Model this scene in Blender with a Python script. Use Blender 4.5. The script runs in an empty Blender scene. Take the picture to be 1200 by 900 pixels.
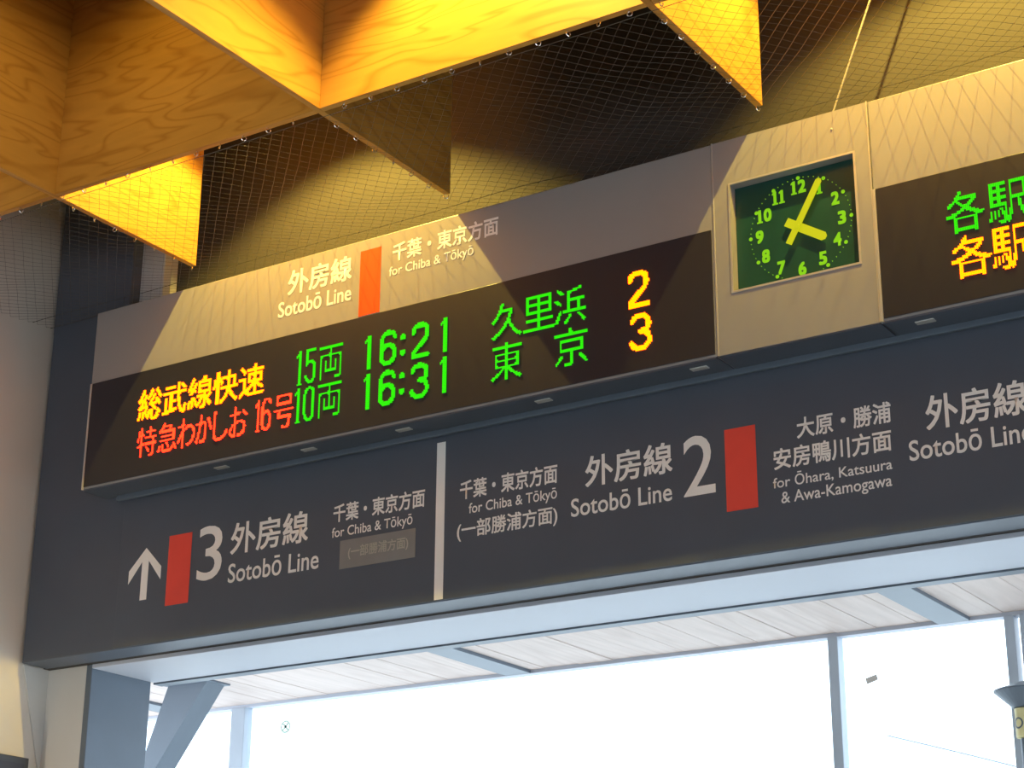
import bpy, bmesh, math, random
from mathutils import Matrix, Vector, noise
random.seed(7)
S = bpy.context.scene
C = S.collection
PI = math.pi

# ------------------------------------------------------------------ camera
cam_d = bpy.data.cameras.new('camera')
cam_d.sensor_width = 36.0
cam_d.lens = 65.72
cam_d.clip_start = 0.05
cam = bpy.data.objects.new('camera', cam_d)
C.objects.link(cam)
rx = Vector((0.84004573, 0.54247749, 0.00642944))
up = Vector((0.18057636, -0.29076507, 0.93959984))
bk = Vector((0.51158122, -0.78814583, -0.34221456))
m = Matrix.Identity(4)
for i in range(3):
    m[i][0] = rx[i]; m[i][1] = up[i]; m[i][2] = bk[i]
m.translation = Vector((0, -6.0, 1.6))
cam.matrix_world = m
S.camera = cam

# ------------------------------------------------------------------ world, exposure
w = bpy.data.worlds.new('overcast_sky')
S.world = w
w.use_nodes = True
w.node_tree.nodes['Background'].inputs[0].default_value = (0.80, 0.91, 1.0, 1)
w.node_tree.nodes['Background'].inputs[1].default_value = 3.3
S.view_settings.view_transform = 'Standard'
S.view_settings.look = 'None'
S.view_settings.exposure = 0.0
S.view_settings.gamma = 1.0
S.view_settings.use_curve_mapping = False
WARM = (1.0, 0.70, 0.12)


def spot(name, loc, target, power, deg, blend=0.25, size=0.012, col=WARM, parent=None):
    d = bpy.data.lights.new(name, 'SPOT')
    d.energy = power; d.color = col; d.spot_size = math.radians(deg)
    d.spot_blend = blend; d.shadow_soft_size = size
    o = bpy.data.objects.new(name, d)
    C.objects.link(o)
    o.location = loc
    o.rotation_euler = (Vector(target) - Vector(loc)).to_track_quat('-Z', 'Y').to_euler()
    if parent:
        bpy.context.view_layer.update()
        o.parent = parent
        o.matrix_parent_inverse = Matrix.Translation(-parent.location)
    return o


# ------------------------------------------------------------------ materials
def mat(name, col, rough=0.6, metal=0.0, var=0.06, scale=8.0, bump=0.0, bscale=200.0, emit=None, es=0.0, spec=0.5):
    M = bpy.data.materials.new(name)
    M.use_nodes = True
    nt = M.node_tree; N = nt.nodes; L = nt.links
    b = N['Principled BSDF']
    b.inputs['Roughness'].default_value = rough
    b.inputs['Metallic'].default_value = metal
    b.inputs['Specular IOR Level'].default_value = spec
    tc = N.new('ShaderNodeTexCoord')
    nz = N.new('ShaderNodeTexNoise'); nz.inputs['Scale'].default_value = scale; nz.inputs['Detail'].default_value = 5
    L.new(tc.outputs['Object'], nz.inputs['Vector'])
    cr = N.new('ShaderNodeValToRGB')
    cr.color_ramp.elements[0].position = 0.3; cr.color_ramp.elements[1].position = 0.7
    cr.color_ramp.elements[0].color = tuple(c * (1 - var) for c in col) + (1,)
    cr.color_ramp.elements[1].color = tuple(min(1, c * (1 + var)) for c in col) + (1,)
    L.new(nz.outputs['Fac'], cr.inputs['Fac'])
    L.new(cr.outputs['Color'], b.inputs['Base Color'])
    if bump:
        n2 = N.new('ShaderNodeTexNoise'); n2.inputs['Scale'].default_value = bscale
        L.new(tc.outputs['Object'], n2.inputs['Vector'])
        bp = N.new('ShaderNodeBump'); bp.inputs['Strength'].default_value = bump; bp.inputs['Distance'].default_value = 0.002
        L.new(n2.outputs['Fac'], bp.inputs['Height']); L.new(bp.outputs['Normal'], b.inputs['Normal'])
    if emit:
        b.inputs['Emission Color'].default_value = tuple(emit) + (1,)
        b.inputs['Emission Strength'].default_value = es
    return M


def wood_mat(name, light, dark, along='X', stretch=6.0, scale=5.0, rough=0.42):
    """rotary-cut plywood: long cathedral figure running along one axis of the sheet"""
    M = bpy.data.materials.new(name); M.use_nodes = True
    nt = M.node_tree; N = nt.nodes; L = nt.links
    b = N['Principled BSDF']; b.inputs['Roughness'].default_value = rough
    tc = N.new('ShaderNodeTexCoord'); oi = N.new('ShaderNodeObjectInfo')
    ad = N.new('ShaderNodeVectorMath'); ad.operation = 'ADD'
    rv = N.new('ShaderNodeVectorMath'); rv.operation = 'SCALE'; rv.inputs['Scale'].default_value = 37.0
    cb = N.new('ShaderNodeCombineXYZ')
    for k in range(3): L.new(oi.outputs['Random'], cb.inputs[k])
    L.new(cb.outputs[0], rv.inputs[0])
    L.new(tc.outputs['Object'], ad.inputs[0]); L.new(rv.outputs[0], ad.inputs[1])
    mp = N.new('ShaderNodeMapping')
    s = [1.0, 1.0, 1.0]; s['XYZ'.index(along)] = 1.0 / stretch
    mp.inputs['Scale'].default_value = s
    L.new(ad.outputs[0], mp.inputs['Vector'])
    n1 = N.new('ShaderNodeTexNoise'); n1.inputs['Scale'].default_value = scale; n1.inputs['Detail'].default_value = 2
    n1.inputs['Distortion'].default_value = 0.6
    L.new(mp.outputs[0], n1.inputs['Vector'])
    mu = N.new('ShaderNodeMath'); mu.operation = 'MULTIPLY'; mu.inputs[1].default_value = 11.0
    L.new(n1.outputs['Fac'], mu.inputs[0])
    fr = N.new('ShaderNodeMath'); fr.operation = 'PINGPONG'; fr.inputs[1].default_value = 0.5
    L.new(mu.outputs[0], fr.inputs[0])
    cr = N.new('ShaderNodeValToRGB')
    cr.color_ramp.elements[0].position = 0.0; cr.color_ramp.elements[0].color = tuple(dark) + (1,)
    cr.color_ramp.elements[1].position = 0.22; cr.color_ramp.elements[1].color = tuple(light) + (1,)
    L.new(fr.outputs[0], cr.inputs['Fac'])
    n2 = N.new('ShaderNodeTexNoise'); n2.inputs['Scale'].default_value = 30; n2.inputs['Detail'].default_value = 6
    L.new(mp.outputs[0], n2.inputs['Vector'])
    mx = N.new('ShaderNodeMix'); mx.data_type = 'RGBA'; mx.blend_type = 'MULTIPLY'; mx.inputs[0].default_value = 0.35
    L.new(cr.outputs['Color'], mx.inputs[6]); L.new(n2.outputs['Color'], mx.inputs[7])
    g = N.new('ShaderNodeRGBToBW'); L.new(n2.outputs['Color'], g.inputs[0]); L.new(g.outputs[0], mx.inputs[7])
    L.new(mx.outputs[2], b.inputs['Base Color'])
    return M


def glow(name, col, s):
    return mat(name, tuple(min(1, c) * 0.12 for c in col), rough=0.5, var=0.02, emit=col, es=s)


M_ply_x = wood_mat('plywood_across', (0.64, 0.315, 0.055), (0.50, 0.22, 0.030), 'X')
M_ply_y = wood_mat('plywood_along', (0.62, 0.300, 0.050), (0.48, 0.21, 0.028), 'Y')
M_plank = wood_mat('canopy_boards', (0.76, 0.64, 0.595), (0.70, 0.575, 0.53), 'Y', 12, 3.0, 0.6)
M_band = mat('satin_warm_grey_metal', (0.30, 0.29, 0.285), 0.42, 0.0, 0.03, 3)
M_trim = mat('bright_edge_trim', (0.55, 0.54, 0.52), 0.35, 0.4, 0.03)
M_board = mat('black_display_face', (0.028, 0.027, 0.036), 0.38, 0.0, 0.05, 5, spec=0.35)
M_beam = mat('dark_navy_painted_steel', (0.080, 0.096, 0.128), 0.45, 0.0, 0.05, 3, 0.15, 300)
M_sign = mat('charcoal_sign_sheet', (0.082, 0.098, 0.130), 0.40, 0.0, 0.04, 4)
M_dwall = mat('dark_paint_wall', (0.042, 0.037, 0.034), 0.75, 0.0, 0.12, 2, 0.2, 120)
M_cream = mat('cream_wall_paint', (0.62, 0.58, 0.52), 0.8, 0.0, 0.04, 2)
M_grey = mat('grey_wall_panel', (0.56, 0.55, 0.53), 0.7, 0.0, 0.04, 2)
M_soffit = mat('pale_soffit_panel', (0.48, 0.515, 0.60), 0.5, 0.0, 0.02, 2)
M_steel = mat('blue_grey_painted_steel', (0.115, 0.145, 0.185), 0.4, 0.1, 0.05, 4)
M_mull = mat('pale_blue_grey_frame', (0.42, 0.48, 0.56), 0.4, 0.0, 0.03)
M_white = mat('white_print', (0.90, 0.885, 0.87), 0.55, 0.0, 0.02)
M_red_lit = mat('lamp_tinted_line_red', (0.90, 0.070, 0.005), 0.5, 0.0, 0.03)  # lit copy of the line red, lamp warmth put into the colour
M_red = mat('red_line_colour', (0.85, 0.075, 0.05), 0.5, 0.0, 0.03)
M_patch = mat('faded_grey_sticker', (0.235, 0.235, 0.235), 0.6, 0.0, 0.05, 12)
M_faded = mat('faded_buff_print', (0.42, 0.40, 0.35), 0.6, 0.0, 0.05)
M_clock = mat('deep_green_clock_face', (0.008, 0.062, 0.048), 0.35, 0.0, 0.10, 4)
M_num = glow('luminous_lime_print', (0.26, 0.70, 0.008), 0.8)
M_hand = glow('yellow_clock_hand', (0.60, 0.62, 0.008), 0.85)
M_green = glow('green_led', (0.028, 1.0, 0.002), 0.80)
M_amber = glow('amber_led', (1.0, 0.100, 0.0), 8.5)
M_redled = glow('red_led', (1.0, 0.018, 0.004), 8.0)
M_net = mat('dark_net_twine', (0.09, 0.085, 0.075), 0.3, 0.2, 0.1, 30)
M_hook = mat('shiny_steel_hook', (0.75, 0.73, 0.70), 0.18, 1.0, 0.02)
M_floor = mat('grey_station_floor', (0.22, 0.23, 0.24), 0.5, 0.0, 0.06, 1)
M_ext = mat('pale_concrete', (0.78, 0.78, 0.76), 0.8, 0.0, 0.05, 1)
M_roof = mat('dark_roof_lining', (0.10, 0.09, 0.085), 0.8, 0.0, 0.1, 2)
M_black = mat('black_plastic', (0.03, 0.03, 0.035), 0.4, 0.0, 0.05)
M_yellow = mat('pale_yellow_enamel', (0.78, 0.70, 0.36), 0.5, 0.0, 0.03)
M_mint = mat('pale_green_film', (0.45, 0.62, 0.55), 0.5)
M_lampin = mat('lamp_reflector', (0.9, 0.8, 0.6), 0.2, 0.8, 0.02, emit=(1, 0.75, 0.35), es=6.0)

M_glass = bpy.data.materials.new('window_glass'); M_glass.use_nodes = True
_n = M_glass.node_tree; _n.nodes.remove(_n.nodes['Principled BSDF'])
_t = _n.nodes.new('ShaderNodeBsdfTransparent'); _t.inputs[0].default_value = (0.95, 0.98, 1.0, 1)
_g = _n.nodes.new('ShaderNodeBsdfGlossy'); _g.inputs['Roughness'].default_value = 0.03
_f = _n.nodes.new('ShaderNodeFresnel'); _f.inputs[0].default_value = 1.45
_m = _n.nodes.new('ShaderNodeMixShader')
_b = _n.nodes.new('ShaderNodeNewGeometry'); _s = _n.nodes.new('ShaderNodeMath'); _s.operation = 'SUBTRACT'; _s.use_clamp = True
_n.links.new(_f.outputs[0], _s.inputs[0]); _n.links.new(_b.outputs['Backfacing'], _s.inputs[1])
_n.links.new(_s.outputs[0], _m.inputs[0]); _n.links.new(_t.outputs[0], _m.inputs[1]); _n.links.new(_g.outputs[0], _m.inputs[2])
_n.links.new(_m.outputs[0], _n.nodes['Material Output'].inputs[0])


# ------------------------------------------------------------------ helpers
def box(bm, x0, x1, y0, y1, z0, z1, bevel=0.0):
    vs = [bm.verts.new((x, y, z)) for x in (x0, x1) for y in (y0, y1) for z in (z0, z1)]
    fs = []
    for q in ((0, 1, 3, 2), (4, 6, 7, 5), (0, 4, 5, 1), (2, 3, 7, 6), (0, 2, 6, 4), (1, 5, 7, 3)):
        fs.append(bm.faces.new([vs[i] for i in q]))
    if bevel:
        es = {e for f in fs for e in f.edges}
        bmesh.ops.bevel(bm, geom=list(es), offset=bevel, segments=2, affect='EDGES', profile=0.5)


def tube(bm, pts, r, n=6, r2=None):
    rings = []
    for i, p in enumerate(pts):
        p = Vector(p)
        a = Vector(pts[max(0, i - 1)]); b = Vector(pts[min(len(pts) - 1, i + 1)])
        d = (b - a).normalized()
        s = Vector((0, 0, 1)) if abs(d.z) < 0.9 else Vector((1, 0, 0))
        u = d.cross(s).normalized(); v = d.cross(u)
        rr = r if r2 is None else r + (r2 - r) * i / (len(pts) - 1)
        rings.append([bm.verts.new(p + (u * math.cos(2 * PI * k / n) + v * math.sin(2 * PI * k / n)) * rr) for k in range(n)])
    for A, B in zip(rings, rings[1:]):
        for k in range(n):
            bm.faces.new((A[k], A[(k + 1) % n], B[(k + 1) % n], B[k]))
    bm.faces.new(rings[0][::-1]); bm.faces.new(rings[-1])


def lathe(bm, prof, n=32, cx=0, cy=0):
    rings = [[bm.verts.new((cx + r * math.cos(2 * PI * k / n), cy + r * math.sin(2 * PI * k / n), z)) for k in range(n)] for r, z in prof]
    for A, B in zip(rings, rings[1:]):
        for k in range(n):
            bm.faces.new((A[k], A[(k + 1) % n], B[(k + 1) % n], B[k]))
    if prof[0][0] > 1e-4: bm.faces.new(rings[0][::-1])
    if prof[-1][0] > 1e-4: bm.faces.new(rings[-1])


def prism_xz(bm, pts, y0, y1):
    """extrude an outline in the XZ plane from y0 (front) to y1 (back)"""
    A = [bm.verts.new((x, y0, z)) for x, z in pts]; B = [bm.verts.new((x, y1, z)) for x, z in pts]
    n = len(pts)
    bm.faces.new(A); bm.faces.new(B[::-1])
    for k in range(n): bm.faces.new((A[k], A[(k + 1) % n], B[(k + 1) % n], B[k]))


def obj(name, bm, material, parent=None, kind=None, label=None, cat=None, group=None, smooth=False):
    bmesh.ops.recalc_face_normals(bm, faces=bm.faces[:])
    me = bpy.data.meshes.new(name); bm.to_mesh(me); bm.free()
    if material: me.materials.append(material)
    if smooth:
        for p in me.polygons: p.use_smooth = True
    o = bpy.data.objects.new(name, me); C.objects.link(o)
    if parent is not None:
        o.parent = parent
        o.matrix_parent_inverse = Matrix.Translation(-parent.location)
    tag(o, kind, label, cat, group)
    return o


def tag(o, kind=None, label=None, cat=None, group=None):
    if kind: o['kind'] = kind
    if label: o['label'] = label
    if cat: o['category'] = cat
    if group: o['group'] = group
    return o


def thing(name, loc, label, cat, group=None):
    o = bpy.data.objects.new(name, None); C.objects.link(o)
    o.location = loc; o.empty_display_size = 0.1
    return tag(o, None, label, cat, group)


def bx(name, mt, x0, x1, y0, y1, z0, z1, parent=None, bevel=0.0, **k):
    bm = bmesh.new(); box(bm, x0, x1, y0, y1, z0, z1, bevel)
    return obj(name, bm, mt, parent, **k)


def glyph_mesh(s, bold=0.0):
    c = bpy.data.curves.new('glyphs', 'FONT'); c.body = s; c.offset = bold; c.resolution_u = 4
    o = bpy.data.objects.new('glyphs', c); C.objects.link(o)
    dg = bpy.context.evaluated_depsgraph_get()
    me = bpy.data.meshes.new_from_object(o.evaluated_get(dg))
    bpy.data.objects.remove(o); bpy.data.curves.remove(c)
    return me


def lettering(s, x0, x1, z0, z1, y, mt, parent, bold=0.012, name='lettering', label=None, depth=0.0012):
    """flat print on the sign face, fitted to its measured size"""
    me = glyph_mesh(s, min(bold, 0.004))
    xs = [v.co.x for v in me.vertices]; ys = [v.co.y for v in me.vertices]
    ax, bx_, ay, by = min(xs), max(xs), min(ys), max(ys)
    if bold > 0.004:      # heavier weight: the same outline struck four times, a little apart
        sh = bold * 0.75
        b4 = bmesh.new()
        for dx, dy in ((-1, -1), (1, -1), (1, 1), (-1, 1)):
            n0 = len(b4.verts); b4.from_mesh(me); b4.verts.ensure_lookup_table()
            for v in b4.verts[n0:]: v.co.x += dx * sh; v.co.y += dy * sh; v.co.z = 0
        b4.to_mesh(me); b4.free()
        ax -= sh; bx_ += sh; ay -= sh; by += sh
    for v in me.vertices:
        u = (v.co.x - ax) / (bx_ - ax); t = (v.co.y - ay) / (by - ay)
        v.co = (x0 + u * (x1 - x0), y, z0 + t * (z1 - z0))
    n4 = len(me.vertices) // 4
    if bold > 0.004:
        for i, v in enumerate(me.vertices): v.co.y -= 0.00012 * (i // n4)
    bm = bmesh.new(); bm.from_mesh(me); bpy.data.meshes.remove(me)
    o = obj(name, bm, mt, parent)
    o['label'] = label or ('white lettering reading ' + s)
    return o


PITCH = 0.0066


STROKES = {
    '0': [[(.5, 1), (.2, .96), (.05, .8), (.05, .2), (.2, .04), (.5, 0), (.8, .04), (.95, .2), (.95, .8), (.8, .96), (.5, 1)]],
    '2': [[(.05, .8), (.1, .92), (.3, 1), (.7, 1), (.92, .9), (.95, .72), (.85, .55), (.1, .12), (.05, 0), (.98, 0)]],
    '3': [[(.05, .84), (.15, .95), (.4, 1), (.65, 1), (.92, .88), (.95, .72), (.85, .57), (.5, .52), (.85, .45), (.97, .3), (.95, .15), (.75, .02), (.35, 0), (.1, .08), (.02, .18)]],
    '5': [[(.92, 1), (.10, 1), (.08, .56), (.3, .64), (.65, .64), (.92, .52), (.95, .32), (.9, .12), (.65, 0), (.35, 0), (.1, .08), (.03, .18)]],
    '6': [[(.95, .84), (.85, .95), (.6, 1), (.4, 1), (.15, .9), (.05, .72), (.05, .2), (.2, .04), (.4, 0), (.6, 0), (.85, .08), (.95, .22), (.95, .40), (.8, .54), (.55, .60), (.3, .57), (.08, .44)]],
}


def stroke_cells(s, x0, x1, z0, z1, thick):
    """narrow lamp-matrix digits drawn as strokes, thick dots wide"""
    W = (x1 - x0) / PITCH; H = (z1 - z0) / PITCH; h = thick / 2
    X = round(x0 / PITCH); Z = round(z0 / PITCH); out = set()
    for line in STROKES[s]:
        P = [(h + u * (W - thick), h + v * (H - thick)) for u, v in line]
        for (ax, ay), (bx_, by) in zip(P, P[1:]):
            for i in range(int(W) + 2):
                for j in range(int(H) + 2):
                    px, py = i + .5, j + .5
                    L2 = (bx_ - ax) ** 2 + (by - ay) ** 2
                    t = max(0, min(1, ((px - ax) * (bx_ - ax) + (py - ay) * (by - ay)) / L2))
                    if math.hypot(px - ax - t * (bx_ - ax), py - ay - t * (by - ay)) <= h + 0.02: out.add((X + i, Z + j))
    return out


def led_cells(s, x0, x1, z0, z1, bold=0.0):
    """which dots of the lamp matrix light up for a string fitted into the given rectangle"""
    if s == '1':          # plain upright with a small flag
        X = round(x0 / PITCH); X1 = round(x1 / PITCH); Z = round(z0 / PITCH); Z1 = round(z1 / PITCH)
        n = 3 if bold > 0.01 else 2 if bold > -0.006 else 1
        out = {(X1 - 1 - a, q) for a in range(n) for q in range(Z, Z1)}
        out |= {(X1 - 1 - n, Z1 - 3), (X1 - 1 - n, Z1 - 4), (X1 - 2 - n, Z1 - 5), (X1 - 2 - n, Z1 - 4)}
        if n < 3: out |= {(X1 - 1 - n, Z), (X1, Z)}
        return out
    if s in STROKES: return stroke_cells(s, x0, x1, z0, z1, 3.0 if bold > 0.01 else 2.3 if bold > -0.001 else 2.0 if bold > -0.006 else 1.4)
    me = glyph_mesh(s, bold)
    me.calc_loop_triangles()
    xs = [v.co.x for v in me.vertices]; ys = [v.co.y for v in me.vertices]
    ax, bx_, ay, by = min(xs), max(xs), min(ys), max(ys)
    nc = max(2, round((x1 - x0) / PITCH)); nr = max(2, round((z1 - z0) / PITCH))
    P = [((v.co.x - ax) / (bx_ - ax) * nc, (v.co.y - ay) / (by - ay) * nr) for v in me.vertices]
    hit = {}
    sub = 3
    for t in me.loop_triangles:
        (x_a, y_a), (x_b, y_b), (x_c, y_c) = [P[i] for i in t.vertices]
        d = (x_b - x_a) * (y_c - y_a) - (x_c - x_a) * (y_b - y_a)
        if abs(d) < 1e-9: continue
        for i in range(int(min(x_a, x_b, x_c) * sub) - 1, int(max(x_a, x_b, x_c) * sub) + 2):
            for j in range(int(min(y_a, y_b, y_c) * sub) - 1, int(max(y_a, y_b, y_c) * sub) + 2):
                px, py = (i + 0.5) / sub, (j + 0.5) / sub
                u = ((px - x_a) * (y_c - y_a) - (x_c - x_a) * (py - y_a)) / d
                v = ((x_b - x_a) * (py - y_a) - (px - x_a) * (y_b - y_a)) / d
                if u >= 0 and v >= 0 and u + v <= 1: hit.setdefault((i // sub, j // sub), set()).add((i, j))
    bpy.data.meshes.remove(me)
    X = round(x0 / PITCH); Z = round(z0 / PITCH)
    return {(X + i, Z + j) for (i, j), n in hit.items() if len(n) >= 4 and 0 <= i < nc and 0 <= j < nr}


def led_text(pieces, y, mt, parent, label, bold=0.0):
    cells = set()
    for s, x0, x1, z0, z1 in pieces: cells |= led_cells(s, x0, x1, z0, z1, bold)
    bm = bmesh.new(); r = PITCH * 0.44
    for i, j in sorted(cells):
        x = (i + 0.5) * PITCH; z = (j + 0.5) * PITCH
        B = [bm.verts.new((x + a * r, y, z + b * r)) for a, b in ((-1, -1), (1, -1), (1, 1), (-1, 1))]
        F = [bm.verts.new((x + a * r * .6, y - 0.0050, z + b * r * .6)) for a, b in ((-1, -1), (1, -1), (1, 1), (-1, 1))]
        bm.faces.new(F)
        for k in range(4): bm.faces.new((B[k], B[(k + 1) % 4], F[(k + 1) % 4], F[k]))
    return obj('lamp_dots', bm, mt, parent, kind='stuff', label=label)


# ------------------------------------------------------------------ the setting
bx('floor', M_floor, -6.7, 4.0, -14, 0.6, -0.1, 0, kind='structure', label='grey station concourse floor')
bx('floor', M_ext, -30, 14, 0.6, 20, -0.12, -0.02, kind='structure', label='pale platform floor beyond the opening')
bx('wall_left', M_cream, -6.78, -6.63, -14, 0.19, 0, 7.6, kind='structure', label='cream painted side wall left of the sign beam')
bm = bmesh.new()  # thin grey wedge stands for the shaded wall below the beam end
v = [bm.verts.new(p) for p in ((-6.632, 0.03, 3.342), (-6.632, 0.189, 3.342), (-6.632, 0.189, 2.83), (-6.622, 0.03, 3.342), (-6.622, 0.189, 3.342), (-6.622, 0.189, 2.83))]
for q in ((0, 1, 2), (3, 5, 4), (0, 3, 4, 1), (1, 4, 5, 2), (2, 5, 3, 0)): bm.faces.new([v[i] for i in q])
obj('trim', bm, M_grey, kind='structure', label='grey wedge standing for shade on the wall under the left end of the beam').name = 'shade_wedge'
bx('wall_back', M_dwall, -6.63, 3.0, 0.16, 0.6, 3.342, 7.6, kind='structure', label='dark wall above the departure boards')
bx('trim_2', M_beam, -6.605, 3.0, 0.0, 0.16, 3.342, 4.99, bevel=0.004, kind='structure', label='dark steel beam carrying the platform signs')
bx('trim_3', M_beam, -6.605, -6.10, 0.0, 0.16, 4.985, 7.6, kind='structure', label='dark column rising over the left end of the departure board')
bx('trim_4', M_grey, -6.098, -5.945, 0.06, 0.155, 4.99, 7.6, bevel=0.004, kind='structure', label='pale grey upright strip beside the dark column')
bx('shade_wall_right', M_grey, 4.0, 4.15, -14, 0.6, 1.7, 7.6, kind='structure', label='unseen grey wall added over the open side to cut the daylight')  # out of view, added to hold back daylight from the side
bx('shade_wall_behind', M_grey, -6.78, 4.15, -14.15, -14, 2.5, 7.6, kind='structure', label='unseen grey wall added over the entrance behind the viewer to cut the daylight')  # out of view, added to darken the interior from behind
bx('ceiling', M_roof, -6.78, 4.0, -14, 0.6, 7.5, 7.65, kind='structure', label='dark ceiling high above the lattice')
bx('trim_5', M_soffit, -6.334, 3.0, 0.183, 0.60, 3.322, 3.3415, bevel=0.003, kind='structure', label='pale blue soffit panel under the beam')
bx('trim_6', M_steel, -6.34, 3.0, 0.602, 0.66, 3.315, 3.52, kind='structure', label='dark strip along the outer edge of the soffit')
# pier at the left end of the opening
p = thing('wall_pier', (-6.48, 0.38, 0), 'pale pier with a blue grey steel jamb at the left of the bright opening', 'pillar')
p['kind'] = 'structure'; del p['category']
bx('cladding_panel', M_grey, -6.632, -6.372, 0.188, 0.57, 0, 3.342, p, 0.003)
bx('jamb', M_steel, -6.371, -6.335, 0.186, 0.58, 0, 3.342, p, 0.003)

# canopy beyond the opening, its boards one by one
canopy = bx('ceiling', M_soffit, -9.0, 3.0, 0.66, 2.12, 3.53, 3.62, kind='structure', label='board lined canopy ceiling outside the opening')
bm = bmesh.new(); box(bm, -0.0985, 0.0985, -0.70, 0.70, -0.012, 0.012, 0.003)
bmesh.ops.recalc_face_normals(bm, faces=bm.faces[:])
pm = bpy.data.meshes.new('plank'); bm.to_mesh(pm); bm.free(); pm.materials.append(M_plank)
k = 0
x = -8.9
while x < 2.9:
    o = bpy.data.objects.new('plank', pm); C.objects.link(o); o.parent = canopy
    o.location = (x, 1.37, 3.515 + 0.002 * random.uniform(-1, 1)); x += 0.2
for xs in (-7.45, -5.16, -2.83, -0.5, 1.8):
    bx('ceiling_rib', M_steel, xs - 0.075, xs + 0.075, 0.665, 2.028, 3.485, 3.505, canopy, 0.002)

# glazing at the canopy edge
win = bx('window_1', M_soffit, -9.0, 3.0, 2.03, 2.09, 3.485, 3.505, kind='structure', label='overexposed glazed screen with slim mullions')
for a, b in ((-7.09, -6.99), (-3.445, -3.395), (-2.60, -2.555), (-2.53, -2.46), (-8.95, -8.88), (-0.4, -0.33), (1.9, 2.0)):
    bx('mullion', M_mull, a, b, 2.025, 2.095, 0, 3.487, win, 0.003)
for a, b in ((-8.88, -7.09), (-6.99, -3.445), (-3.395, -2.60), (-2.46, -0.4), (-0.33, 1.9)):
    bx('pane', M_glass, a, b, 2.055, 2.063, 0.05, 3.487, win)
# round film mark on the pane and a little tag
bm = bmesh.new()
cx, cz, R0 = -6.71, 3.356, 0.036
ring = []
for k in range(24):
    a = 2 * PI * k / 24
    ring.append((bm.verts.new((cx + R0 * math.cos(a), 2.052, cz + R0 * math.sin(a))), bm.verts.new((cx + R0 * .72 * math.cos(a), 2.052, cz + R0 * .72 * math.sin(a)))))
for k in range(24):
    a, b = ring[k], ring[(k + 1) % 24]
    bm.faces.new((a[0], b[0], b[1], a[1]))
for s in (1, -1):
    d = Vector((1, 0, s)).normalized(); n = Vector((-d.z, 0, d.x)) * 0.006
    vs = [bm.verts.new(Vector((cx, 2.0515, cz)) + d * t * 0.03 + n * q) for t, q in ((-1, -1), (1, -1), (1, 1), (-1, 1))]
    bm.faces.new(vs)
obj('window_sticker', bm, M_mint, win, label='small pale green crossed ring sticker')
bm = bmesh.new()
c0 = Vector((-3.245, 2.045, 3.273)); d = Vector((1, 0, 0.28)).normalized(); n = Vector((-0.28, 0, 1)).normalized()
vs = []
for yy in (0.0, 0.006):
    vs.append([bm.verts.new(c0 + d * a * 0.028 + n * b * 0.013 + Vector((0, yy, 0))) for a, b in ((-1, -1), (1, -1), (1, 1), (-1, 1))])
bm.faces.new(vs[0]); bm.faces.new(vs[1][::-1])
for k in range(4): bm.faces.new((vs[0][k], vs[0][(k + 1) % 4], vs[1][(k + 1) % 4], vs[1][k]))
obj('glass_tag', bm, M_grey, win, label='tiny tilted grey tag on the glass')


# ------------------------------------------------------------------ lower guide sign
Y0 = 0.0
gs = thing('guide_sign', (-3.6, -0.003, 3.342), 'long charcoal platform guide sign with white lettering and red bars under the boards', 'sign')
bx('sign_panel', M_sign, -6.02, 2.6, -0.006, 0.0, 3.346, 4.03, gs, 0.0015)
YT = -0.0078
LT = lambda s, *a, **k: lettering(s, *a, YT, k.pop('mt', M_white), gs, **k)
# arrow
bm = bmesh.new()
ax, az0, az1, hw = -5.857, 3.549, 3.790, 0.098
t = 0.020; tt = 0.047
prism_xz(bm, [(ax - t, az0), (ax + t, az0), (ax + t, az1 - 0.062), (ax + hw, az1 - 0.158), (ax + hw, az1 - 0.098), (ax, az1), (ax - hw, az1 - 0.098), (ax - hw, az1 - 0.158), (ax - t, az1 - 0.062)], YT, YT + 0.001)
obj('arrow', bm, M_white, gs, label='white upward arrow')
bx('line_bar', M_red, -5.720, -5.584, YT, YT + 0.001, 3.504, 3.825, gs, label='red bar beside the numeral 3')
LT('3', -5.543, -5.400, 3.590, 3.838, bold=0.004)
LT('外房線', -5.354, -4.920, 3.686, 3.828, bold=0.016)
LT('Sotobō Line', -5.358, -4.856, 3.560, 3.650, bold=0.008)
LT('千葉・東京方面', -4.787, -4.312, 3.748, 3.828, bold=0.02)
LT('for Chiba & Tōkyō', -4.791, -4.372, 3.670, 3.728, bold=0.006)
stk = bx('sticker', M_patch, -4.745, -4.355, YT, YT + 0.001, 3.541, 3.664, gs, label='faded grey cover sticker')
fl = lettering('(一部勝浦方面)', -4.700, -4.390, 3.577, 3.634, YT - 0.001, M_faded, gs, 0.018)
fl.parent = stk; fl.matrix_parent_inverse = Matrix.Identity(4)
bx('divider', M_white, -4.256, -4.213, YT, YT + 0.001, 3.349, 4.012, gs, label='white vertical divider bar')
LT('千葉・東京方面', -4.138, -3.674, 3.748, 3.829, bold=0.02)
LT('for Chiba & Tōkyō', -4.093, -3.676, 3.672, 3.730, bold=0.006)
LT('(一部勝浦方面)', -4.149, -3.674, 3.574, 3.658, bold=0.016)
LT('外房線', -3.547, -3.163, 3.707, 3.832, bold=0.016)
LT('Sotobō Line', -3.612, -3.168, 3.597, 3.674, bold=0.008)
LT('2', -3.118, -2.985, 3.601, 3.835, bold=0.004)
bx('line_bar', M_red, -2.942, -2.815, YT, YT + 0.001, 3.518, 3.836, gs, label='red bar beside the numeral 2')
LT('大原・勝浦', -2.649, -2.284, 3.750, 3.830, bold=0.018)
LT('安房鴨川方面', -2.746, -2.289, 3.645, 3.727, bold=0.018)
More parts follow.
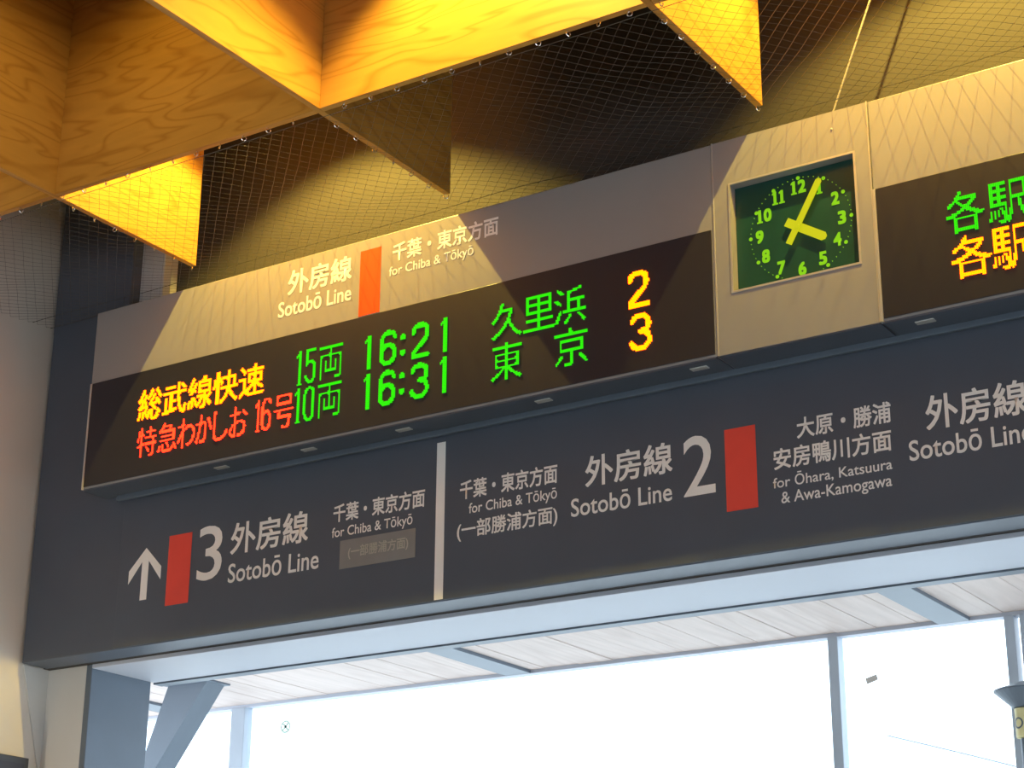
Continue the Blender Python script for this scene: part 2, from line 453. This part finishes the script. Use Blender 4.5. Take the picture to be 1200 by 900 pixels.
LT('for Ōhara, Katsuura', -2.752, -2.292, 3.571, 3.628, bold=0.006)
LT('& Awa-Kamogawa', -2.722, -2.297, 3.502, 3.560, bold=0.006)
LT('外房線', -2.158, -1.795, 3.694, 3.821, bold=0.016)
LT('Sotobō Line', -2.227, -1.786, 3.593, 3.672, bold=0.008)

# ledge on the beam under the boards
bx('trim_7', M_steel, -6.06, 3.0, -0.022, 0.0, 4.040, 4.066, bevel=0.004, kind='structure', label='slim ledge on the beam under the departure boards')

# ------------------------------------------------------------------ departure boards
YF = -0.160
def board(x0, x1, label, z_band=4.585):
    t = thing('departure_board', ((x0 + x1) / 2, 0.0, 4.07), label, 'display')
    bx('housing', M_band, x0, x1, YF, -0.001, 4.070, 4.945, t, 0.004)
    bx('bottom_pan', M_beam, x0 + 0.004, x1 - 0.004, YF + 0.002, -0.002, 4.064, 4.0705, t)
    bx('display_face', M_board, x0 + 0.010, x1 - 0.008, YF - 0.004, YF + 0.01, 4.080, z_band, t, 0.0015)
    bx('edge_trim', M_trim, x0 - 0.001, x0 + 0.009, YF - 0.006, YF + 0.02, 4.068, z_band + 0.0, t, 0.001)
    return t

b1 = board(-6.142, -2.884, 'left departure board, black face with green, amber and red lamp text under a grey band')
YL = YF - 0.0042
led_text([('総武線快速', -5.821, -5.074, 4.336, 4.490)], YL, M_amber, b1, 'amber lamp text 総武線快速', 0.012)
led_text([('特急', -5.806, -5.570, 4.166, 4.305), ('わ', -5.562, -5.460, 4.166, 4.305), ('か', -5.455, -5.365, 4.170, 4.305), ('し', -5.350, -5.270, 4.166, 4.305),
          ('お', -5.262, -5.165, 4.166, 4.305), ('1', -5.128, -5.094, 4.164, 4.312), ('6', -5.082, -5.025, 4.164, 4.312), ('号', -5.011, -4.907, 4.158, 4.311)], YL, M_redled, b1, 'red lamp text 特急わかしお16号', -0.008)
for z, s in ((4.335, ('1', '5')), (4.162, ('1', '0'))):
    led_text([(s[0], -4.912, -4.874, z, z + 0.158), (s[1], -4.850, -4.785, z, z + 0.158), ('両', -4.773, -4.645, z, z + 0.150)], YL, M_green, b1, 'green lamp text ' + ''.join(s) + '両', -0.004)
for z, s in ((4.333, '16:21'), (4.160, '16:31')):
    X0 = -4.547; wd = 0.442
    fr = ((0.0, .12), (.205, .425), (.465, .525), (.575, .80), (.885, 1.0))
    led_text([(c, X0 + a * wd, X0 + b * wd, z + (0.028 if c == ':' else 0), z + (0.125 if c == ':' else 0.155)) for c, (a, b) in zip(s, fr)], YL, M_green, b1, 'green lamp text ' + s, 0.011)
led_text([('久', -3.885, -3.742, 4.333, 4.488), ('里', -3.737, -3.592, 4.333, 4.486), ('浜', -3.588, -3.443, 4.333, 4.488)], YL, M_green, b1, 'green lamp text 久里浜', -0.002)
led_text([('東', -3.885, -3.738, 4.161, 4.318), ('京', -3.589, -3.440, 4.161, 4.318)], YL, M_green, b1, 'green lamp text 東京', -0.002)
led_text([('2', -3.260, -3.160, 4.333, 4.485)], YL, M_amber, b1, 'amber lamp numeral 2', 0.011)
led_text([('3', -3.254, -3.154, 4.160, 4.312)], YL, M_amber, b1, 'amber lamp numeral 3', 0.011)
# print on the grey band
YB = YF - 0.0012
UB = lambda s, *a, **k: lettering(s, *a, YB, M_white, b1, **k)
UB('外房線', -4.972, -4.618, 4.774, 4.892, bold=0.022)
UB('Sotobō Line', -5.020, -4.616, 4.677, 4.755, bold=0.016)
bx('line_bar', M_red_lit, -4.573, -4.462, YB, YB + 0.001, 4.590, 4.893, b1, label='red bar with the warm lamp tint put into its colour')
UB('千葉・東京方面', -4.401, -3.862, 4.803, 4.890, bold=0.022)
UB('for Chiba & Tōkyō', -4.416, -3.984, 4.728, 4.786, bold=0.01)
for xx in (-5.35, -4.86, -4.36, -3.68, -2.99):
    bx('mounting_clip', M_trim, xx - 0.035, xx + 0.035, -0.115, -0.085, 4.060, 4.072, b1, 0.002)

b2 = board(-2.238, 0.9, 'right departure board beside the clock, cut off by the frame, green over amber lamp text')
led_text([('各', -1.972, -1.831, 4.333, 4.492), ('駅', -1.824, -1.680, 4.333, 4.492)], YL, M_green, b2, 'green lamp text 各駅', 0.0)
led_text([('各', -1.970, -1.828, 4.164, 4.324), ('駅', -1.823, -1.680, 4.164, 4.324)], YL, M_amber, b2, 'amber lamp text 各駅', 0.0)
for xx in (-2.1, -1.3, -0.5):
    bx('mounting_clip', M_trim, xx - 0.035, xx + 0.035, -0.115, -0.085, 4.060, 4.072, b2, 0.002)

# ------------------------------------------------------------------ clock unit
ck = thing('wall_clock', (-2.56, 0.0, 4.07), 'square green analogue clock with lime numerals set in a warm grey panel', 'clock')
cx0, cx1, cz0, cz1 = -2.878, -2.244, 4.070, 4.945
ox0, ox1, oz0, oz1 = -2.808, -2.306, 4.316, 4.752
bm = bmesh.new()
def frame_front(bm, X0, X1, Z0, Z1, x0, x1, z0, z1, yf, yb, yrec):
    """panel with a rectangular opening recessed to yrec"""
    o = [(X0, Z0), (X1, Z0), (X1, Z1), (X0, Z1)]; i = [(x0, z0), (x1, z0), (x1, z1), (x0, z1)]
    O = [bm.verts.new((a, yf, b)) for a, b in o]; I = [bm.verts.new((a, yf, b)) for a, b in i]
    OB = [bm.verts.new((a, yb, b)) for a, b in o]; IB = [bm.verts.new((a, yrec, b)) for a, b in i]
    for k in range(4):
        j = (k + 1) % 4
        bm.faces.new((O[k], O[j], I[j], I[k])); bm.faces.new((I[k], I[j], IB[j], IB[k])); bm.faces.new((O[k], OB[k], OB[j], O[j]))
    bm.faces.new(OB); bm.faces.new(IB)
frame_front(bm, cx0, cx1, cz0, cz1, ox0, ox1, oz0, oz1, YF, -0.001, YF + 0.047)
obj('housing', bm, M_band, ck)
bx('bottom_pan', M_beam, cx0, cx1, YF + 0.002, -0.002, 4.064, 4.0705, ck)
bm = bmesh.new()
frame_front(bm, ox0 - 0.008, ox1 + 0.008, oz0 - 0.008, oz1 + 0.008, ox0, ox1, oz0, oz1, YF - 0.003, YF + 0.001, YF + 0.0005)
bm.faces.ensure_lookup_table(); bm.faces.remove(bm.faces[-1]); bm.faces.ensure_lookup_table(); bm.faces.remove(bm.faces[-1])
obj('bezel', bm, M_trim, ck)
YC = YF + 0.040
bx('clock_face', M_clock, ox0 + 0.001, ox1 - 0.001, YC, YF + 0.0465, oz0 + 0.001, oz1 - 0.001, ck)
ccx, ccz, RR = -2.545, 4.527, 0.203
def numeral(s, a, r, h):
    """bold slab numerals: the 1 has a flag and a foot"""
    x = ccx + r * math.sin(a); z = ccz + r * math.cos(a)
    wds = [0.42 * h if c == '1' else 0.60 * h for c in s]
    X = x - (sum(wds) + 0.10 * h * (len(s) - 1)) / 2
    b = bmesh.new()
    for c, wd in zip(s, wds):
        if c == '1':
            m_ = X + wd / 2; st = 0.105 * h; z0, z1 = z - h / 2, z + h / 2
            prism_xz(b, [(X, z0), (X + wd, z0), (X + wd, z0 + .11 * h), (m_ + st, z0 + .11 * h), (m_ + st, z1), (m_ - st * .4, z1), (X, z1 - .13 * h),
                         (X, z1 - .24 * h), (m_ - st, z1 - .2 * h), (m_ - st, z0 + .11 * h), (X, z0 + .11 * h)], YC - 0.002, YC)
        else:
            o = lettering(c, X, X + wd, z - h / 2, z + h / 2, YC - 0.0015, M_num, None, 0.05)
            b.from_mesh(o.data); me_ = o.data; bpy.data.objects.remove(o); bpy.data.meshes.remove(me_)
        X += wd + 0.10 * h
    obj('numeral', b, M_num, ck, label='lime numeral ' + s)
for n in range(1, 13):
    if n == 1:
        numeral('1', 2 * PI / 12, 0.166, 0.054)
        continue
    numeral(str(n), 2 * PI * n / 12, 0.166, 0.054)
bm = bmesh.new()
for k in range(60):
    a = 2 * PI * k / 60; x = ccx + RR * math.sin(a); z = ccz + RR * math.cos(a)
    r = 0.0075 if k % 5 == 0 else 0.0022
    n = 10 if k % 5 == 0 else 4
    vs = [bm.verts.new((x + r * math.cos(2 * PI * q / n), YC - 0.002, z + r * math.sin(2 * PI * q / n))) for q in range(n)]
    vb = [bm.verts.new((x + r * math.cos(2 * PI * q / n), YC, z + r * math.sin(2 * PI * q / n))) for q in range(n)]
    bm.faces.new(vs)
    for q in range(n): bm.faces.new((vs[q], vs[(q + 1) % n], vb[(q + 1) % n], vb[q]))
obj('minute_dots', bm, M_num, ck, kind='stuff', label='ring of lime minute dots')
def hand(name, ang, L, T, wd, y, lab):
    a = math.radians(ang); d = Vector((math.sin(a), 0, math.cos(a))); n = Vector((d.z, 0, -d.x)) * wd / 2
    c = Vector((ccx - 0.004, 0, ccz)); ch = wd * 0.35
    pts = [c - d * T - n, c - d * T + n, c + d * (L - ch) + n, c + d * L + n * .4, c + d * L - n * .4, c + d * (L - ch) - n]
    b = bmesh.new(); prism_xz(b, [(p.x, p.z) for p in pts], y - 0.004, y)
    obj(name, b, M_hand, ck, label=lab)
hand('hour_hand', 122.5, 0.128, 0.055, 0.034, YC - 0.010, 'short yellow hour hand at four')
hand('minute_hand', 30, 0.196, 0.075, 0.025, YC - 0.018, 'long yellow minute hand at one')
bm = bmesh.new(); tube(bm, [(ccx - 0.004, YC - 0.026, ccz), (ccx - 0.004, YC, ccz)], 0.008, 14)
obj('hub', bm, M_hand, ck)
for xx in (cx0 - 0.003, cx1 + 0.003):
    pass
bx('joint_strip', M_trim, cx0 - 0.004, cx0 + 0.001, YF - 0.003, YF + 0.02, 4.070, 4.947, ck)
bx('joint_strip', M_trim, cx1 - 0.001, cx1 + 0.004, YF - 0.003, YF + 0.02, 4.070, 4.947, ck)
bx('sensor_dot', M_trim, -2.388, -2.380, YF - 0.004, YF + 0.001, 4.868, 4.876, ck, 0.002)

# ------------------------------------------------------------------ timber lattice
ZL, HT, TH = 5.05, 0.95, 0.028
XN = [-6.96, -5.545, -4.122, -2.672, -1.24, 0.19, 1.62]
YN = [-1.03, -2.46, -3.89, -5.32]
YE = -0.16
lat = thing('timber_lattice', (-3.4, -2.5, ZL), 'open grid of golden plywood panels hung overhead in front of the sign', 'ceiling lattice')
XN_in = [x for x in XN if x > -6.6]
hook_mesh = None
def panel(x0, x1, y0, y1, mt):
    return bx('plywood_panel', mt, x0, x1, y0, y1, ZL, ZL + HT, lat, 0.0015)
px_last = {}
for j, y in enumerate(YN):
    xs = [-6.62] + XN_in
    for i in range(len(xs) - 1):
        a = xs[i] + (0.0 if i == 0 else TH / 2); b = xs[i + 1] - TH / 2
        o = panel(a + 0.0008, b - 0.0008, y - TH / 2, y + TH / 2, M_ply_x)
        if j == 0: px_last[i] = o
py_last = {}
for i, x in enumerate(XN_in):
    ys = [YE] + YN
    for j in range(len(ys) - 1):
        b = ys[j] + (0.0 if j == 0 else TH / 2); a = ys[j + 1] + TH / 2 if j < len(ys) - 2 else ys[j + 1] - TH / 2
        if j > 0: b = ys[j] + TH / 2
        o = panel(x - TH / 2, x + TH / 2, a + 0.0008, b, M_ply_y)
        if j == 0: py_last[i] = o
# small net hooks screwed under the last row of panels
bm = bmesh.new()
pts = [(0.010 * math.cos(t_), 0, -0.012 + 0.010 * math.sin(t_)) for t_ in [PI / 2 + k * (1.7 * PI) / 8 for k in range(9)]]
tube(bm, [(0, 0, 0.006)] + pts, 0.0022, 5)
bmesh.ops.recalc_face_normals(bm, faces=bm.faces[:])
hm = bpy.data.meshes.new('net_hook'); bm.to_mesh(hm); bm.free(); hm.materials.append(M_hook)
def hook(x, y, parent):
    o = bpy.data.objects.new('net_hook', hm); C.objects.link(o); o.parent = parent
    o.matrix_parent_inverse = Matrix.Translation(-lat.location)
    o.matrix_parent_inverse = Matrix.Identity(4)
    o.location = Vector((x, y, ZL)) - Vector(lat.location)
    o.rotation_euler = (0, 0, random.uniform(0, PI))
x = -6.5
while x < 0.4:
    if min(abs(x - q) for q in XN_in) > 0.03: hook(x, -1.03 + 0.002, lat)
    x += 0.125
for i, xx in enumerate(XN_in[:5]):
    y = -0.92
    while y < YE - 0.01:
        hook(xx, y, lat); y += 0.125

# downlights high in every other cell, and two dim lamps added as fill
def downlight(cx, cy, power, label, deg=112, bl=0.30):
    t = thing('downlight', (cx, cy, 6.15), label, 'lamp', 'downlights and added fill lamps above the lattice cells')
    b = bmesh.new(); lathe(b, [(0.075, 6.42), (0.078, 6.40), (0.078, 6.16), (0.074, 6.15), (0.068, 6.16), (0.062, 6.36), (0.0, 6.37)], 28, cx, cy)
    obj('housing', b, M_black, t, smooth=False)
    b = bmesh.new(); lathe(b, [(0.0, 6.355), (0.05, 6.355), (0.055, 6.345), (0.0, 6.345)], 20, cx, cy)
    obj('lens', b, M_lampin, t)
    b = bmesh.new(); tube(b, [(cx, cy, 6.42), (cx, cy, 7.5)], 0.012, 10)
    obj('stem', b, M_black, t)
    spot('lamp_light', (cx, cy, 6.14), (cx, cy, 0), power, deg, bl, 0.012, parent=t)
    return t
downlight(-4.83, -0.62, 430, 'black downlight above the netted cell over the left board')
downlight(-1.95, -0.62, 400, 'black downlight above the netted cell over the right board')
downlight(-3.35, -1.50, 470, 'black downlight above the open cell in front of the clock', 94, 0.5)
downlight(-4.83, -1.62, 34, 'added dim fill lamp above the open cell in front of the left board', 150, 1.0)  # wide weak lamp added to lift the unlit plywood
downlight(-6.10, -1.62, 26, 'added dim fill lamp above the open cell by the cream wall', 150, 1.0)  # also added, brightens the panels near the side wall

# ------------------------------------------------------------------ bird net, diamond mesh hung below the last cells
def net_z(x, y):
    t = (y + 1.03) / 1.0
    z = 5.012 - 0.030 * math.sin(PI * min(1, max(0, t)))
    z += 0.010 * math.sin(5.1 * x + 3 * t) * math.sin(PI * t) + 0.007 * math.sin(17 * t + 1.3 * x) * math.sin(PI * t)
    z += 0.006 * noise.noise(Vector((x * 3, y * 5, 0)))
    return min(5.034, max(z, 4.965))
verts, edges_, faces = [], [], []
STEP = 0.029
nx = int((0.5 + 6.61) / STEP); ny = 35
def nv(i, j):
    x = -6.61 + i * STEP; y = -1.035 + j * STEP
    return Vector((x + 0.003 * noise.noise(Vector((x * 9, y * 9, 3))), y, net_z(x, y)))
R1 = 0.00070
def seg(a, b, r=R1):
    d = (b - a).normalized(); u = d.cross(Vector((0, 0, 1))).normalized(); v_ = d.cross(u)
    k = len(verts)
    for p_ in (a, b):
        for q in range(3):
            an = 2 * PI * q / 3
            verts.append(p_ + (u * math.cos(an) + v_ * math.sin(an)) * r)
    for q in range(3):
        faces.append((k + q, k + (q + 1) % 3, k + 3 + (q + 1) % 3, k + 3 + q))
for i in range(nx):
    for j in range(ny):
        if (i + j) % 2 == 0:
            if i + 1 <= nx and j + 1 <= ny: seg(nv(i, j), nv(i + 1, j + 1))
            if i - 1 >= 0 and j + 1 <= ny: seg(nv(i, j), nv(i - 1, j + 1))
for j in (0, 31, ny):   # border cords and one gathered fold
    for i in range(nx):
        seg(nv(i, j) + Vector((0, 0, 0.003)), nv(i + 1, j) + Vector((0, 0, 0.003)), 0.0016)
me = bpy.data.meshes.new('bird_net'); me.from_pydata([tuple(v_) for v_ in verts], [], faces); me.materials.append(M_net)
o = bpy.data.objects.new('bird_net', me); C.objects.link(o)
tag(o, 'stuff', 'fine diamond mesh bird net stretched from the plywood lattice to the wall', 'netting')

# thin suspension rod from the board top
bm = bmesh.new()
tube(bm, [(-2.412, -0.10, 4.940), (-2.412 + 0.263 * 3.2, -0.10, 4.940 + 0.397 * 3.2 * 1.62)], 0.0042, 10)
obj('hanger_rod', bm, M_band, label='thin pale metal rod slanting up from the top of the clock panel', cat='rod')

# ------------------------------------------------------------------ outside
b = thing('steel_brace', (-6.95, 1.4, 3.0), 'blue grey slanted steel brace outside, right of the jamb', 'brace')
bm = bmesh.new()
prism_xz(bm, [(-6.955, 3.500), (-6.680, 3.500), (-7.02, 3.05), (-7.42, 2.3), (-7.65, 2.3), (-7.13, 3.05)], 1.36, 1.50)
obj('brace_plate', bm, M_steel, b)
bm = bmesh.new()
box(bm, -6.98, -6.66, 1.34, 1.52, 3.492, 3.503, 0.002)
obj('head_plate', bm, M_steel, b)

PX, PY = -2.450, 1.75
b = thing('marker_post', (PX, PY, 0), 'post with a cone cap over a pale yellow round marker, at the right edge outside', 'post')
bm = bmesh.new(); lathe(bm, [(0.03, 0), (0.03, 2.893), (0.0, 2.896)], 20, PX, PY); obj('pole', bm, M_steel, b)
bm = bmesh.new(); lathe(bm, [(0.0, 3.135), (0.02, 3.132), (0.125, 3.096), (0.125, 3.090), (0.050, 3.022), (0.0, 3.021)], 28, PX, PY); obj('cap', bm, M_steel, b)
bm = bmesh.new(); lathe(bm, [(0.0, 2.896), (0.044, 2.897), (0.046, 2.90), (0.046, 3.018), (0.0, 3.0205)], 28, PX, PY); dr = obj('drum', bm, M_yellow, b, label='pale yellow drum')
bm = bmesh.new()
for k in range(20):
    a0, a1 = 2 * PI * k / 20, 2 * PI * (k + 1) / 20
    P = []
    for a_, r_ in ((a0, 0.024), (a1, 0.024), (a1, 0.017), (a0, 0.017)):
        th = -PI / 2 - 0.5 + r_ * math.cos(a_) / 0.047
        P.append(bm.verts.new((PX + 0.0472 * math.cos(th), PY + 0.0472 * math.sin(th), 2.955 + r_ * math.sin(a_))))
    bm.faces.new(P)
rm = obj('ring_mark', bm, M_steel, b, label='dark ring mark'); rm.parent = dr
rm.matrix_parent_inverse = Matrix.Identity(4)

pts = []
for k in range(13):
    t_ = k / 12
    pts.append((-4.355 + 2.280 * t_, 5.0, 3.528 + -0.796 * t_ + 0.03 * math.sin(PI * t_)))
bm = bmesh.new(); tube(bm, pts, 0.005, 8)
obj('overhead_cable', bm, M_mull, label='thin cable sagging across the white sky at the lower right', cat='cable')

# black unit on the side wall, mostly below the frame
b = thing('wall_monitor', (-6.55, -0.30, 2.5), 'dark box on the cream wall at the lower left corner', 'monitor')
bm = bmesh.new(); box(bm, -6.60, -6.55, -0.62, 0.05, 2.50, 2.905, 0.004); obj('casing', bm, M_black, b)
bm = bmesh.new(); box(bm, -6.549, -6.546, -0.59, 0.02, 2.53, 2.875, 0.0005); obj('screen', bm, M_board, b)
bm = bmesh.new(); box(bm, -6.632, -6.60, -0.40, -0.15, 2.62, 2.80, 0.003); obj('bracket', bm, M_steel, b)
# warm wall washer below it
t = thing('wall_light', (-6.3, -0.75, 2.05), 'warm uplight washing the lower part of the cream wall', 'lamp')
bm = bmesh.new(); lathe(bm, [(0.05, 1.95), (0.06, 2.05), (0.05, 2.05), (0.04, 1.99), (0.0, 1.99)], 20, -6.3, -0.75); obj('housing', bm, M_black, t)
bm = bmesh.new(); tube(bm, [(-6.63, -0.75, 1.97), (-6.34, -0.75, 1.97)], 0.012, 8); obj('bracket', bm, M_black, t)
spot('lamp_light', (-6.3, -0.75, 2.06), (-6.6, -0.2, 3.1), 19, 80, 0.5, 0.03, (1, 0.86, 0.66), t)
